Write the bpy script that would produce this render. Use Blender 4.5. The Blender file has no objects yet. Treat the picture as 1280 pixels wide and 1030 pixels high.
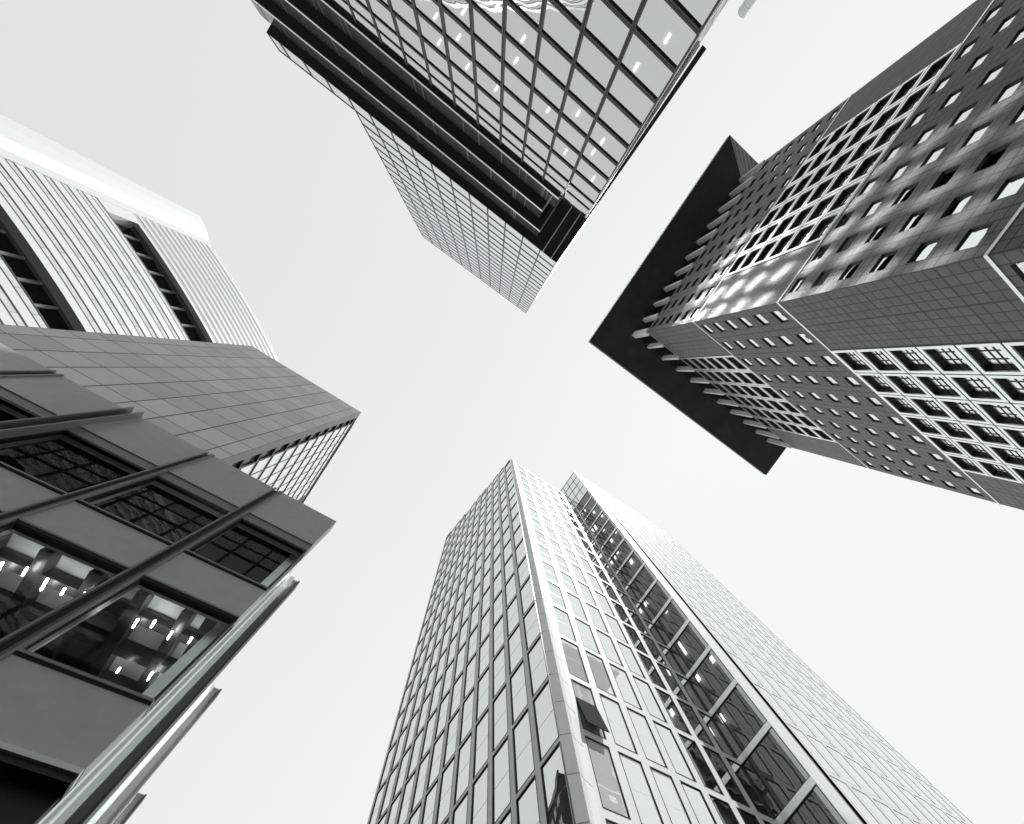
import bpy, math, random
from mathutils import Vector, Matrix

random.seed(11)
scene = bpy.context.scene
COL = scene.collection
CZ = 1.6                                    # eye height of the photographer

# ------------------------------------------------------------------ camera
R = ((0.809093, -0.535863, -0.241286),
     (-0.566533, -0.820355, -0.077833),
     (-0.156233, 0.199671, -0.967328))
cam_data = bpy.data.cameras.new("camera")
cam = bpy.data.objects.new("camera", cam_data)
COL.objects.link(cam)
cam.matrix_world = Matrix.Translation((0, 0, CZ)) @ Matrix(R).to_4x4()
cam_data.sensor_fit = 'HORIZONTAL'
cam_data.sensor_width = 36.0
FPX = 530.0
cam_data.lens = FPX / 1280 * 36.0
cam_data.shift_x = (640 - 702) / 1280
cam_data.shift_y = (568 - 515) / 1280
cam_data.clip_start = 0.05
cam_data.clip_end = 4000
scene.camera = cam


def project(p):
    q = Vector(p) - Vector((0, 0, CZ))
    c = [sum(R[i][k] * q[i] for i in range(3)) for k in range(3)]
    if c[2] > -0.01:
        return None
    return (702 + FPX * c[0] / -c[2], 568 - FPX * c[1] / -c[2])


# ------------------------------------------------------------------ sky and sun
SUN_EL = math.radians(63)
SUN_DIR = Vector((0.70 * math.cos(SUN_EL), -0.714 * math.cos(SUN_EL), math.sin(SUN_EL)))
world = bpy.data.worlds.new("World")
scene.world = world
world.use_nodes = True
nt = world.node_tree
nt.nodes.clear()


def N(tree, kind, **kw):
    n = tree.nodes.new(kind)
    for k, v in kw.items():
        if k.startswith("i_"):
            key = k[2:]
            key = int(key) if key.isdigit() else key.replace("_", " ")
            n.inputs[key].default_value = v
        else:
            setattr(n, k, v)
    return n


wo = N(nt, "ShaderNodeOutputWorld")
bg = N(nt, "ShaderNodeBackground")
bg.inputs["Strength"].default_value = 0.1
sky = N(nt, "ShaderNodeTexSky", sky_type='NISHITA', sun_disc=False)
sky.sun_elevation = SUN_EL
sky.sun_rotation = math.atan2(SUN_DIR.x, SUN_DIR.y)
bw = N(nt, "ShaderNodeRGBToBW")
tc = N(nt, "ShaderNodeTexCoord")
sep = N(nt, "ShaderNodeSeparateXYZ")
mr = N(nt, "ShaderNodeMapRange")
mr.inputs["From Min"].default_value = -0.72
mr.inputs["From Max"].default_value = 0.45
mr.inputs["To Min"].default_value = 7.45
mr.inputs["To Max"].default_value = 9.1
noi = N(nt, "ShaderNodeTexNoise")
noi.inputs["Scale"].default_value = 1.6
noi.inputs["Detail"].default_value = 3
add = N(nt, "ShaderNodeMath", operation='MULTIPLY_ADD')
add.inputs[1].default_value = 0.35
mix = N(nt, "ShaderNodeMath", operation='MULTIPLY_ADD')      # thin veil of cloud over the clear sky
mix.inputs[1].default_value = 0.03
tint = N(nt, "ShaderNodeMix", data_type='RGBA', blend_type='MULTIPLY')
tint.inputs["Factor"].default_value = 1.0
tint.inputs["B"].default_value = (0.966, 1.0, 0.992, 1)
L = nt.links.new
L(tc.outputs["Generated"], sep.inputs[0])
L(tc.outputs["Generated"], noi.inputs["Vector"])
L(sep.outputs["X"], mr.inputs["Value"])
L(noi.outputs["Fac"], add.inputs[0])
L(mr.outputs[0], add.inputs[2])
L(sky.outputs[0], bw.inputs[0])
L(bw.outputs[0], mix.inputs[0])
L(add.outputs[0], mix.inputs[2])
L(mix.outputs[0], tint.inputs["A"])
L(tint.outputs["Result"], bg.inputs["Color"])
L(bg.outputs[0], wo.inputs["Surface"])

sun_data = bpy.data.lights.new("sun", 'SUN')
sun_data.energy = 5.0
sun_data.angle = math.radians(0.5)
sun_data.color = (1.0, 0.995, 0.98)
sun = bpy.data.objects.new("sun", sun_data)
COL.objects.link(sun)
sun.rotation_euler = (-SUN_DIR).to_track_quat('-Z', 'Y').to_euler()

scene.render.engine = 'CYCLES'
vs = scene.view_settings
vs.view_transform = 'Standard'
vs.look = 'None'
vs.exposure = 0.0
vs.gamma = 1.0
cy = scene.cycles
cy.max_bounces = 10
cy.diffuse_bounces = 4
cy.glossy_bounces = 6
cy.transparent_max_bounces = 16
cy.use_denoising = True
cy.sample_clamp_indirect = 20.0
cy.use_guiding = True
cy.guiding_training_samples = 128
cy.blur_glossy = 0.0


# ------------------------------------------------------------------ materials
def grey(v):
    return (v * 0.966, v, v * 0.988, 1)


def new_mat(name):
    m = bpy.data.materials.new(name)
    m.use_nodes = True
    t = m.node_tree
    t.nodes.clear()
    out = N(t, "ShaderNodeOutputMaterial")
    return m, t, out


def solid(name, v, rough=0.6, metallic=0.0, spec=0.5, var=0.08, scale=0.6, bump=0.0, fine=0.0):
    """Plain surface with soft cloudy variation and optional fine grain."""
    m, t, out = new_mat(name)
    p = N(t, "ShaderNodeBsdfPrincipled")
    p.inputs["Roughness"].default_value = rough
    p.inputs["Metallic"].default_value = metallic
    p.inputs["Specular IOR Level"].default_value = spec
    c = N(t, "ShaderNodeTexCoord")
    n = N(t, "ShaderNodeTexNoise")
    n.inputs["Scale"].default_value = scale
    n.inputs["Detail"].default_value = 8
    n.inputs["Roughness"].default_value = 0.65
    r = N(t, "ShaderNodeMapRange")
    r.inputs["From Min"].default_value = 0.25
    r.inputs["From Max"].default_value = 0.75
    r.inputs["To Min"].default_value = 1 - var
    r.inputs["To Max"].default_value = 1 + var
    mx = N(t, "ShaderNodeMix", data_type='RGBA', blend_type='MULTIPLY')
    mx.inputs["Factor"].default_value = 1
    mx.inputs["A"].default_value = grey(v)
    t.links.new(c.outputs["Object"], n.inputs["Vector"])
    t.links.new(n.outputs["Fac"], r.inputs["Value"])
    t.links.new(r.outputs[0], mx.inputs["B"])
    t.links.new(mx.outputs["Result"], p.inputs["Base Color"])
    if bump:
        n2 = N(t, "ShaderNodeTexNoise")
        n2.inputs["Scale"].default_value = fine or 6
        n2.inputs["Detail"].default_value = 4
        b = N(t, "ShaderNodeBump")
        b.inputs["Strength"].default_value = bump
        b.inputs["Distance"].default_value = 0.05
        t.links.new(c.outputs["Object"], n2.inputs["Vector"])
        t.links.new(n2.outputs["Fac"], b.inputs["Height"])
        t.links.new(b.outputs[0], p.inputs["Normal"])
    t.links.new(p.outputs[0], out.inputs[0])
    return m


def glass(name, refl, see=0.0, inner=0.03, rough=0.0, wave=0.02, scale=0.35, vary=0.06, glossv=1.0, graze=1.0):
    """Coated facade glass: mirror share rising at grazing angles, the rest tinted or see-through."""
    m, t, out = new_mat(name)
    c = N(t, "ShaderNodeTexCoord")
    g = N(t, "ShaderNodeNewGeometry")
    n = N(t, "ShaderNodeTexNoise")
    n.inputs["Scale"].default_value = scale
    n.inputs["Detail"].default_value = 2
    b = N(t, "ShaderNodeBump")
    b.inputs["Strength"].default_value = wave
    b.inputs["Distance"].default_value = 1.0
    t.links.new(c.outputs["Object"], n.inputs["Vector"])
    t.links.new(n.outputs["Fac"], b.inputs["Height"])
    lw = N(t, "ShaderNodeLayerWeight")
    lw.inputs["Blend"].default_value = 0.35
    pw = N(t, "ShaderNodeMath", operation='POWER')
    pw.inputs[1].default_value = 3.0
    t.links.new(lw.outputs["Facing"], pw.inputs[0])
    rf = N(t, "ShaderNodeMapRange")
    rf.inputs["To Min"].default_value = refl
    rf.inputs["To Max"].default_value = graze
    t.links.new(pw.outputs[0], rf.inputs["Value"])
    gl = N(t, "ShaderNodeBsdfGlossy")
    gl.inputs["Roughness"].default_value = rough
    vr = N(t, "ShaderNodeMapRange")
    vr.inputs["To Min"].default_value = glossv * (1 - vary)
    vr.inputs["To Max"].default_value = glossv * (1 + vary * 0.2)
    t.links.new(g.outputs["Random Per Island"], vr.inputs["Value"])
    tn = N(t, "ShaderNodeMix", data_type='RGBA', blend_type='MULTIPLY')
    tn.inputs["Factor"].default_value = 1
    tn.inputs["A"].default_value = (0.975, 1, 0.992, 1)
    t.links.new(vr.outputs[0], tn.inputs["B"])
    t.links.new(tn.outputs["Result"], gl.inputs["Color"])
    t.links.new(b.outputs[0], gl.inputs["Normal"])
    df = N(t, "ShaderNodeBsdfDiffuse")
    df.inputs["Color"].default_value = grey(inner)
    base = df
    if see > 0:
        tr = N(t, "ShaderNodeBsdfTransparent")
        tr.inputs["Color"].default_value = grey(0.94)
        ms = N(t, "ShaderNodeMixShader")
        ms.inputs[0].default_value = see
        t.links.new(df.outputs[0], ms.inputs[1])
        t.links.new(tr.outputs[0], ms.inputs[2])
        base = ms
    mm = N(t, "ShaderNodeMixShader")
    t.links.new(rf.outputs[0], mm.inputs[0])
    t.links.new(base.outputs[0], mm.inputs[1])
    t.links.new(gl.outputs[0], mm.inputs[2])
    t.links.new(mm.outputs[0], out.inputs[0])
    return m


def math_node(t, op, a, b=None, c=None):
    n = N(t, "ShaderNodeMath", operation=op)
    for i, x in enumerate((a, b, c)):
        if x is None:
            continue
        if isinstance(x, (int, float)):
            n.inputs[i].default_value = x
        else:
            t.links.new(x, n.inputs[i])
    return n.outputs[0]


def grid_mat(name, v, joint_v, nu, nv, ju, jv, rough=0.5, var=0.12, pillow=0.0, spec=0.5, metallic=0.0, speck=0.0,
             joint_u2=0.0, mottle=0.15):
    """Cladding whose joints follow the UV map: nu x nv tiles to one UV unit, ju/jv the joint share of a tile,
    joint_u2 a wider joint round each whole unit."""
    m, t, out = new_mat(name)
    uv = N(t, "ShaderNodeUVMap")
    s = N(t, "ShaderNodeSeparateXYZ")
    t.links.new(uv.outputs[0], s.inputs[0])
    u = math_node(t, 'MULTIPLY', s.outputs[0], float(nu))
    w = math_node(t, 'MULTIPLY', s.outputs[1], float(nv))
    fu = math_node(t, 'FRACT', u)
    fw = math_node(t, 'FRACT', w)
    du = math_node(t, 'SUBTRACT', 0.5, math_node(t, 'ABSOLUTE', math_node(t, 'SUBTRACT', fu, 0.5)))
    dw = math_node(t, 'SUBTRACT', 0.5, math_node(t, 'ABSOLUTE', math_node(t, 'SUBTRACT', fw, 0.5)))
    ju_ok = math_node(t, 'GREATER_THAN', du, ju / 2)
    jw_ok = math_node(t, 'GREATER_THAN', dw, jv / 2)
    ok = math_node(t, 'MULTIPLY', ju_ok, jw_ok)
    if joint_u2:
        Fu = math_node(t, 'FRACT', s.outputs[0])
        Fw = math_node(t, 'FRACT', s.outputs[1])
        Du = math_node(t, 'SUBTRACT', 0.5, math_node(t, 'ABSOLUTE', math_node(t, 'SUBTRACT', Fu, 0.5)))
        Dw = math_node(t, 'SUBTRACT', 0.5, math_node(t, 'ABSOLUTE', math_node(t, 'SUBTRACT', Fw, 0.5)))
        ok = math_node(t, 'MULTIPLY', ok, math_node(t, 'GREATER_THAN', math_node(t, 'MINIMUM', Du, Dw), joint_u2 / 2))
    cu = N(t, "ShaderNodeCombineXYZ")
    t.links.new(math_node(t, 'FLOOR', u), cu.inputs[0])
    t.links.new(math_node(t, 'FLOOR', w), cu.inputs[1])
    wn = N(t, "ShaderNodeTexWhiteNoise")
    t.links.new(cu.outputs[0], wn.inputs["Vector"])
    tv = N(t, "ShaderNodeMapRange")
    tv.inputs["To Min"].default_value = v * (1 - var)
    tv.inputs["To Max"].default_value = v * (1 + var)
    t.links.new(wn.outputs["Value"], tv.inputs["Value"])
    cd = N(t, "ShaderNodeTexCoord")
    n = N(t, "ShaderNodeTexNoise")
    n.inputs["Scale"].default_value = 1.3
    n.inputs["Detail"].default_value = 8
    t.links.new(cd.outputs["Object"], n.inputs["Vector"])
    nz = N(t, "ShaderNodeMapRange")
    nz.inputs["From Min"].default_value = 0.3
    nz.inputs["From Max"].default_value = 0.7
    nz.inputs["To Min"].default_value = 1 - mottle
    nz.inputs["To Max"].default_value = 1 + mottle
    t.links.new(n.outputs["Fac"], nz.inputs["Value"])
    val = math_node(t, 'MULTIPLY', tv.outputs[0], nz.outputs[0])
    val = math_node(t, 'MULTIPLY', val, ok)
    val = math_node(t, 'ADD', val, math_node(t, 'MULTIPLY', math_node(t, 'SUBTRACT', 1.0, ok), joint_v))
    rg = N(t, "ShaderNodeCombineColor")
    t.links.new(math_node(t, 'MULTIPLY', val, 0.966), rg.inputs[0])
    t.links.new(val, rg.inputs[1])
    t.links.new(math_node(t, 'MULTIPLY', val, 0.988), rg.inputs[2])
    p = N(t, "ShaderNodeBsdfPrincipled")
    p.inputs["Roughness"].default_value = rough
    p.inputs["Metallic"].default_value = metallic
    p.inputs["Specular IOR Level"].default_value = spec
    t.links.new(rg.outputs[0], p.inputs["Base Color"])
    if pillow:
        hu = math_node(t, 'MULTIPLY', fu, math_node(t, 'SUBTRACT', 1.0, fu))
        hw = math_node(t, 'MULTIPLY', fw, math_node(t, 'SUBTRACT', 1.0, fw))
        h = math_node(t, 'POWER', math_node(t, 'MULTIPLY', math_node(t, 'MULTIPLY', hu, hw), 16.0), 0.5)
        b = N(t, "ShaderNodeBump")
        b.inputs["Strength"].default_value = pillow
        b.inputs["Distance"].default_value = 0.12
        t.links.new(h, b.inputs["Height"])
        t.links.new(b.outputs[0], p.inputs["Normal"])
    t.links.new(p.outputs[0], out.inputs[0])
    return m


def lamp_mat(name, e):
    m, t, out = new_mat(name)
    em = N(t, "ShaderNodeEmission")
    em.inputs["Color"].default_value = (0.98, 1, 0.99, 1)
    em.inputs["Strength"].default_value = e
    t.links.new(em.outputs[0], out.inputs[0])
    return m


M = dict(
    asphalt=solid("asphalt", 0.06, 0.9, var=0.25, scale=2.0, bump=0.3, fine=40),
    paving=solid("paving_slabs", 0.3, 0.85, var=0.15, scale=1.0),
    granite=grid_mat("granite_tiles", 0.11, 0.005, 4, 4, 0.10, 0.10, rough=0.60, var=0.14, pillow=0.06, joint_u2=0.045, spec=1.0),
    granite_plain=solid("granite", 0.11, 0.5, var=0.15, scale=1.0),
    white_metal=solid("bright_metal", 0.93, 0.32, metallic=1.0, var=0.03),
    white_paint=solid("white_coating", 0.88, 0.45, var=0.03),
    dark_reveal=solid("dark_bronze", 0.02, 0.5, var=0.2),
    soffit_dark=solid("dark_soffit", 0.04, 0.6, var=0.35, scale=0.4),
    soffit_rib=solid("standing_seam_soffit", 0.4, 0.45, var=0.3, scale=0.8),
    black=solid("black_metal", 0.012, 0.45, var=0.2),
    black_soffit=solid("black_soffit", 0.02, 0.6, var=0.2),
    mullion=solid("dark_mullion", 0.035, 0.4, var=0.15),
    alu=solid("aluminium", 0.72, 0.35, metallic=0.9, var=0.05),
    alu_light=solid("light_aluminium", 0.85, 0.4, metallic=0.3, var=0.04),
    ceiling=solid("office_ceiling", 0.82, 0.9, var=0.05),
    room=solid("room_wall", 0.25, 0.9, var=0.1),
    limestone=solid("limestone", 0.74, 0.6, var=0.07, scale=0.8),
    limestone_lit=solid("lit_limestone", 0.90, 0.5, var=0.03, scale=0.8),  # paler copy of the limestone, sunlight on the front put into the colour
    frame_black=solid("black_window_frame", 0.01, 0.4, var=0.1),
    panel_grey=grid_mat("grey_panels", 0.235, 0.01, 1, 1, 0.055, 0.03, rough=0.5, var=0.13, spec=0.4, mottle=0.04),
    grey_trim=solid("grey_trim", 0.12, 0.5, var=0.15),
    spandrel=solid("satin_spandrel", 0.55, 0.30, var=0.09, scale=3.0, bump=0.02, fine=60, spec=0.6),
    strip=solid("satin_strip", 0.26, 0.35, var=0.06),
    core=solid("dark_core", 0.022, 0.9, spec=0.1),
    c_white=solid("white_enamel", 0.70, 0.4, var=0.02),
    c_line=solid("dark_gasket", 0.02, 0.6),
    lamp=lamp_mat("lit_lamp", 5.0),
    lamp_room=lamp_mat("lit_office_tube", 45.0),
    lamp_dim=lamp_mat("lit_tube", 4.0),
    g_tower=glass("pale_coated_glass", 0.62, see=0.55, vary=0.14, inner=0.05, wave=0.02, scale=0.22),
    g_upper=glass("pale_upper_glass", 0.72, inner=0.2, wave=0.02, scale=0.3),
    g_side=glass("side_glass", 0.99, inner=0.05, vary=0.0, rough=0.045, wave=0.0),
    g_black=glass("black_terrace_glass", 0.12, inner=0.13, wave=0.02),
    g_small=glass("small_window_glass", 0.9, inner=0.02, wave=0.02, vary=0.12),
    g_stone=glass("pale_window_glass", 0.78, inner=0.05, wave=0.015, scale=0.3, vary=0.05),
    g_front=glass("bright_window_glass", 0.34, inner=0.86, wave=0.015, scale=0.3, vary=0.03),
    g_dark=glass("dark_wing_glass", 0.14, see=0.4, inner=0.01, wave=0.02, graze=0.55),
    g_mirror=glass("dark_mirror_glass", 0.8, inner=0.02, wave=0.015, scale=0.3, vary=0.05),
    g_panel=glass("side_pane", 0.8, inner=0.3, wave=0.01),
    g_near=glass("clear_dark_glass", 0.04, see=0.97, inner=0.01, wave=0.0, graze=0.13),
    g_slot=glass("dark_slot_glass", 0.12, inner=0.015, wave=0.02),
    g_band=glass("band_glass", 0.5, inner=0.62, wave=0.01, vary=0.25),
)


# ------------------------------------------------------------------ mesh helpers
class MB:
    """Collects faces in building coordinates and links them as ONE mesh object."""

    def __init__(self):
        self.v, self.f, self.m, self.uv, self.mats = [], [], [], [], []

    def mi(self, key):
        if key not in self.mats:
            self.mats.append(key)
        return self.mats.index(key)

    def poly(self, pts, key, uvs=None):
        i = len(self.v)
        self.v += [tuple(p) for p in pts]
        self.f.append(tuple(range(i, i + len(pts))))
        self.m.append(self.mi(key))
        self.uv += uvs if uvs else [(0.5, 0.5)] * len(pts)

    def hexa(self, b, t, key, skip=()):
        """b, t: four bottom and four top corners, counter-clockwise from above."""
        fs = dict(bottom=[b[3], b[2], b[1], b[0]], top=list(t))
        for k in range(4):
            fs[k] = [b[k], b[(k + 1) % 4], t[(k + 1) % 4], t[k]]
        for n, q in fs.items():
            if n not in skip:
                self.poly(q, key)

    def box(self, x0, x1, y0, y1, z0, z1, key, skip=()):
        b = [(x0, y0, z0), (x1, y0, z0), (x1, y1, z0), (x0, y1, z0)]
        t = [(x, y, z1) for x, y, _ in b]
        self.hexa(b, t, key, skip)

    def build(self, name, parent=None):
        me = bpy.data.meshes.new(name)
        o = Vector(parent.location) if parent else Vector((0, 0, 0))
        if parent and parent.parent:
            o = o + Vector(parent.parent.location)
        me.from_pydata([(x - o.x, y - o.y, z - o.z) for x, y, z in self.v], [], self.f)
        for k in self.mats:
            me.materials.append(M[k])
        me.polygons.foreach_set("material_index", self.m)
        lay = me.uv_layers.new(name="UVMap")
        lay.data.foreach_set("uv", [c for p in self.uv for c in p])
        me.update()
        ob = bpy.data.objects.new(name, me)
        COL.objects.link(ob)
        if parent:
            ob.parent = parent
        return ob


class Face:
    """A vertical wall plane: s runs along it, d into the building, z up."""

    def __init__(self, ox, oy, deg):
        self.o, self.deg = (ox, oy), deg
        a = math.radians(deg)
        self.u = (math.cos(a), math.sin(a))
        self.i = (-math.sin(a), math.cos(a))

    def p(self, s, d, z):
        return (self.o[0] + self.u[0] * s + self.i[0] * d, self.o[1] + self.u[1] * s + self.i[1] * d, z)

    def quad(self, mb, s0, s1, z0, z1, d, key, uvs=None):
        mb.poly([self.p(s0, d, z0), self.p(s1, d, z0), self.p(s1, d, z1), self.p(s0, d, z1)], key, uvs)

    def box(self, mb, s0, s1, d0, d1, z0, z1, key, skip=()):
        b = [self.p(s0, d0, z0), self.p(s1, d0, z0), self.p(s1, d1, z0), self.p(s0, d1, z0)]
        t = [self.p(s0, d0, z1), self.p(s1, d0, z1), self.p(s1, d1, z1), self.p(s0, d1, z1)]
        mb.hexa(b, t, key, skip)

    def ring(self, mb, o, i, d, key, cell=None):
        """Flat ring between the outer rect o and the inner rect i (s0, s1, z0, z1); cell gives the UV unit."""
        oc = [(o[0], o[2]), (o[1], o[2]), (o[1], o[3]), (o[0], o[3])]
        ic = [(i[0], i[2]), (i[1], i[2]), (i[1], i[3]), (i[0], i[3])]
        for k in range(4):
            q = [oc[k], oc[(k + 1) % 4], ic[(k + 1) % 4], ic[k]]
            uv = None
            if cell:
                uv = [((s - cell[0]) / (cell[1] - cell[0]) + cell[4], (z - cell[2]) / (cell[3] - cell[2]) + cell[5]) for s, z in q]
            mb.poly([self.p(s, d, z) for s, z in q], key, uv)

    def tube(self, mb, r, d0, d1, key, outward=False):
        """The four side walls of a rectangular opening or block between two depths."""
        c = [(r[0], r[2]), (r[1], r[2]), (r[1], r[3]), (r[0], r[3])]
        for k in range(4):
            (s0, z0), (s1, z1) = c[k], c[(k + 1) % 4]
            q = [self.p(s0, d0, z0), self.p(s1, d0, z1), self.p(s1, d1, z1), self.p(s0, d1, z0)]
            mb.poly(q[::-1] if outward else q, key)

    def frame(self, mb, o, i, d0, d1, key, back=False):
        """A solid rectangular frame."""
        self.ring(mb, o, i, d0, key)
        self.tube(mb, i, d0, d1, key)
        self.tube(mb, o, d0, d1, key, True)

    def area(self, s0, s1, z0, z1):
        q = [project(self.p(s, 0, z)) for s, z in ((s0, z0), (s1, z0), (s1, z1), (s0, z1))]
        if any(c is None for c in q):
            return 0
        cx = sum(c[0] for c in q) / 4
        cyy = sum(c[1] for c in q) / 4
        if not (-40 < cx < 1320 and -40 < cyy < 1070):
            return 0
        a = 0
        for k in range(4):
            (x0, y0), (x1, y1) = q[k], q[(k + 1) % 4]
            a += x0 * y1 - x1 * y0
        return abs(a) / 2


LOCAL = Face(0, 0, 0)


def thing(name, label, cat, loc, group=None):
    o = bpy.data.objects.new(name, None)
    o.empty_display_size = 1
    COL.objects.link(o)
    o.location = loc
    o['label'] = label
    o['category'] = cat
    if group:
        o['group'] = group
    return o


class Windows:
    """Windows of one thing: the hundred largest in view are parts with a pane below each, the rest one part."""
    cache = {}

    def __init__(self, root, most=100):
        self.root, self.specs, self.most = root, [], most

    def add(self, face, s0, s1, z0, z1, frame, pane):
        """frame(mb, face, rect) and pane(mb, face, rect) add geometry for a rect on a face."""
        self.specs.append((face.area(s0, s1, z0, z1), face, s0, s1, z0, z1, frame, pane))

    def mesh(self, name, fn, w, h):
        key = (fn, round(w, 3), round(h, 3))
        if key not in Windows.cache:
            mb = MB()
            fn(mb, LOCAL, (0, w, 0, h))
            o = mb.build(name)
            Windows.cache[key] = o.data
            bpy.data.objects.remove(o)
        return Windows.cache[key]

    def build(self):
        self.specs.sort(key=lambda s: -s[0])
        rest = MB()
        for n, (a, fc, s0, s1, z0, z1, fr, pn) in enumerate(self.specs):
            if n < self.most and a > 0:
                w = bpy.data.objects.new("window", self.mesh("window", fr, s1 - s0, z1 - z0))
                COL.objects.link(w)
                w.parent = self.root
                w.location = Vector(fc.p(s0, 0, z0)) - self.root.location
                w.rotation_euler = (0, 0, math.radians(fc.deg))
                g = bpy.data.objects.new("pane", self.mesh("pane", pn, s1 - s0, z1 - z0))
                COL.objects.link(g)
                g.parent = w
            else:
                fr(rest, fc, (s0, s1, z0, z1))
                pn(rest, fc, (s0, s1, z0, z1))
        if rest.f:
            o = rest.build("window", self.root)
            o['kind'] = 'stuff'


def inset(r, l, rt, b, t):
    return (r[0] + l, r[1] - rt, r[2] + b, r[3] - t)


# ------------------------------------------------------------------ ground
g = MB()
g.poly([(-900, -900, -0.12), (900, -900, -0.12), (900, 900, -0.12), (-900, 900, -0.12)], 'asphalt')
go = g.build("ground")
go['kind'] = 'structure'
g = MB()
for x0, x1, y0, y1 in ((-60, -1.2, 5.5, 60), (-60, 0.6, -70, -20), (12, 70, 8.5, 60), (11.5, 70, -70, -14)):
    g.box(x0, x1, y0, y1, -0.118, 0.0, 'paving')
go = g.build("pavement")
go['kind'] = 'structure'


# ------------------------------------------------------------------ stone tower with the overhanging roof
def stone_tower():
    X0, Y0 = 19.42, -21.21
    CW, RW, RH = 3.93, 3.61, 3.0625
    root = thing("stone_tower", "dark tiled stone tower under a wide flat black overhanging roof", "tower", (39, -39, 0))
    fy = Face(X0 + 10 * CW, Y0, 180)            # faces +Y, s runs towards -x
    fx = Face(X0, Y0, -90)                      # faces -X, s runs towards -y
    tiers = [5.16, 23.54, 41.91, 60.29, 78.66]
    wins = Windows(root)
    wall = MB()

    def small_frame(mb, fc, r):
        fc.tube(mb, r, -0.004, 0.19, 'dark_reveal')

    def small_pane(mb, fc, r):
        fc.quad(mb, r[0], r[1], r[2], r[3], 0.15, 'g_small')

    def big_frame(mb, fc, r):
        o = inset(r, 0.07, 0.07, 0.07, 0.07)
        i = inset(r, 0.42, 0.42, 0.36, 0.36)
        fc.frame(mb, o, i, -0.10, 0.02, 'white_metal')
        i2 = inset(i, -0.03, -0.03, -0.03, -0.03)
        fc.tube(mb, i2, 0.02, 0.75, 'dark_reveal')
        w, h = i[1] - i[0], i[3] - i[2]
        for k in (1, 2):
            s = i[0] + w * k / 3
            fc.box(mb, s - 0.045, s + 0.045, 0.30, 0.338, i[2], i[3], 'frame_black')
            z = i[2] + h * (0.36 + 0.22 * (k - 1))
            fc.box(mb, i[0], i[1], 0.295, 0.337, z - 0.035, z + 0.035, 'frame_black')

    def big_pane(mb, fc, r):
        i = inset(r, 0.38, 0.38, 0.32, 0.32)
        fc.quad(mb, i[0], i[1], i[2], i[3], 0.34, 'g_small')

    def tile_cell(fc, s0, s1, z0, z1, ci, ri, hole=None):
        cell = (s0, s1, z0, z1, ci, ri)
        if hole:
            fc.ring(wall, (s0, s1, z0, z1), hole, 0, 'granite', cell)
        else:
            fc.quad(wall, s0, s1, z0, z1, 0, 'granite', [(ci, ri), (ci + 1, ri), (ci + 1, ri + 1), (ci, ri + 1)])

    for fc, cw, big_first in ((fy, CW, 1), (fx, RW, 0)):
        for ti in range(4):
            big = (ti % 2 == 0) == (big_first == 0)
            for ri in range(6):
                z0 = tiers[ti] + ri * RH
                z1 = z0 + RH
                for ci in range(10):
                    s0, s1 = ci * cw, (ci + 1) * cw
                    from_corner = (9 - ci) if fc is fy else ci
                    a, b, c = s0, s1, ci
                    if not big:
                        h = (s0 + 0.27 * cw, s0 + 0.73 * cw, z0 + 0.36 * RH, z0 + 0.80 * RH)
                        tile_cell(fc, s0, s1, z0, z1, c, ti * 6 + ri, h)
                        wins.add(fc, *h, small_frame, small_pane)
                    elif 2 <= from_corner <= 7:
                        wins.add(fc, s0, s1, z0, z1, big_frame, big_pane)
                        hole = inset((s0, s1, z0, z1), 0.3, 0.3, 0.3, 0.3)
                        fc.ring(wall, (s0, s1, z0, z1), hole, 0.0, 'dark_reveal')
                    else:
                        tile_cell(fc, s0, s1, z0, z1, c, ti * 6 + ri)
    # lower plinth, far faces and the inner box behind the openings
    for fc, w in ((fy, 10 * CW), (fx, 10 * RW)):
        fc.quad(wall, 0, w, 0, tiers[0], 0, 'granite_plain')
    x1, y1 = X0 + 10 * CW, Y0 - 10 * RW
    wall.poly([(x1, Y0, 0), (x1, y1, 0), (x1, y1, 78.66), (x1, Y0, 78.66)][::-1], 'granite_plain')
    wall.poly([(x1, y1, 0), (X0, y1, 0), (X0, y1, 78.66), (x1, y1, 78.66)][::-1], 'granite_plain')
    wall.poly([(X0, y1, 78.66), (x1, y1, 78.66), (x1, Y0, 78.66), (X0, Y0, 78.66)], 'granite_plain')
    wall.build("tiled_wall", root)
    core = MB()
    core.box(X0 + 0.8, x1 - 0.5, y1 + 0.5, Y0 - 0.8, 0.2, 78.4, 'core')
    core.box(X0 + 1.3, x1 - 1.3, y1 + 1.3, Y0 - 1.3, 78.67, 86.4, 'dark_reveal', skip=('bottom',))  # near-black upper box: recess shade between the brackets put into its colour
    core.build("inner_core", root)
    wins.build()
    for z in tiers:                              # bright bands between the tiers
        mb = MB()
        h = 0.11
        b = [(X0 - 0.06, y1 - 0.06), (x1 + 0.06, y1 - 0.06), (x1 + 0.06, Y0 + 0.06), (X0 - 0.06, Y0 + 0.06)]
        mb.hexa([(x, y, z - h) for x, y in b], [(x, y, z + h) for x, y in b], 'white_metal')
        mb.build("string_course", root)
    # brackets standing on the wall head and carrying the roof
    def bracket(x, y, ax):
        mb = MB()
        w, d = 0.26, 0.55
        if ax == 'x':
            mb.box(x - w, x + w, y - d, y + 0.30, 78.8, 86.55, 'white_paint')
        else:
            mb.box(x - 0.30, x + d, y - w, y + w, 78.8, 86.55, 'white_paint')
        mb.build("roof_bracket", root)
    for k in range(1, 11):
        bracket(X0 + k * CW - (0.4 if k == 10 else 0), Y0, 'x')
        bracket(X0, Y0 - k * RW + (0.4 if k == 10 else 0), 'y')
    mb = MB()
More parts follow.
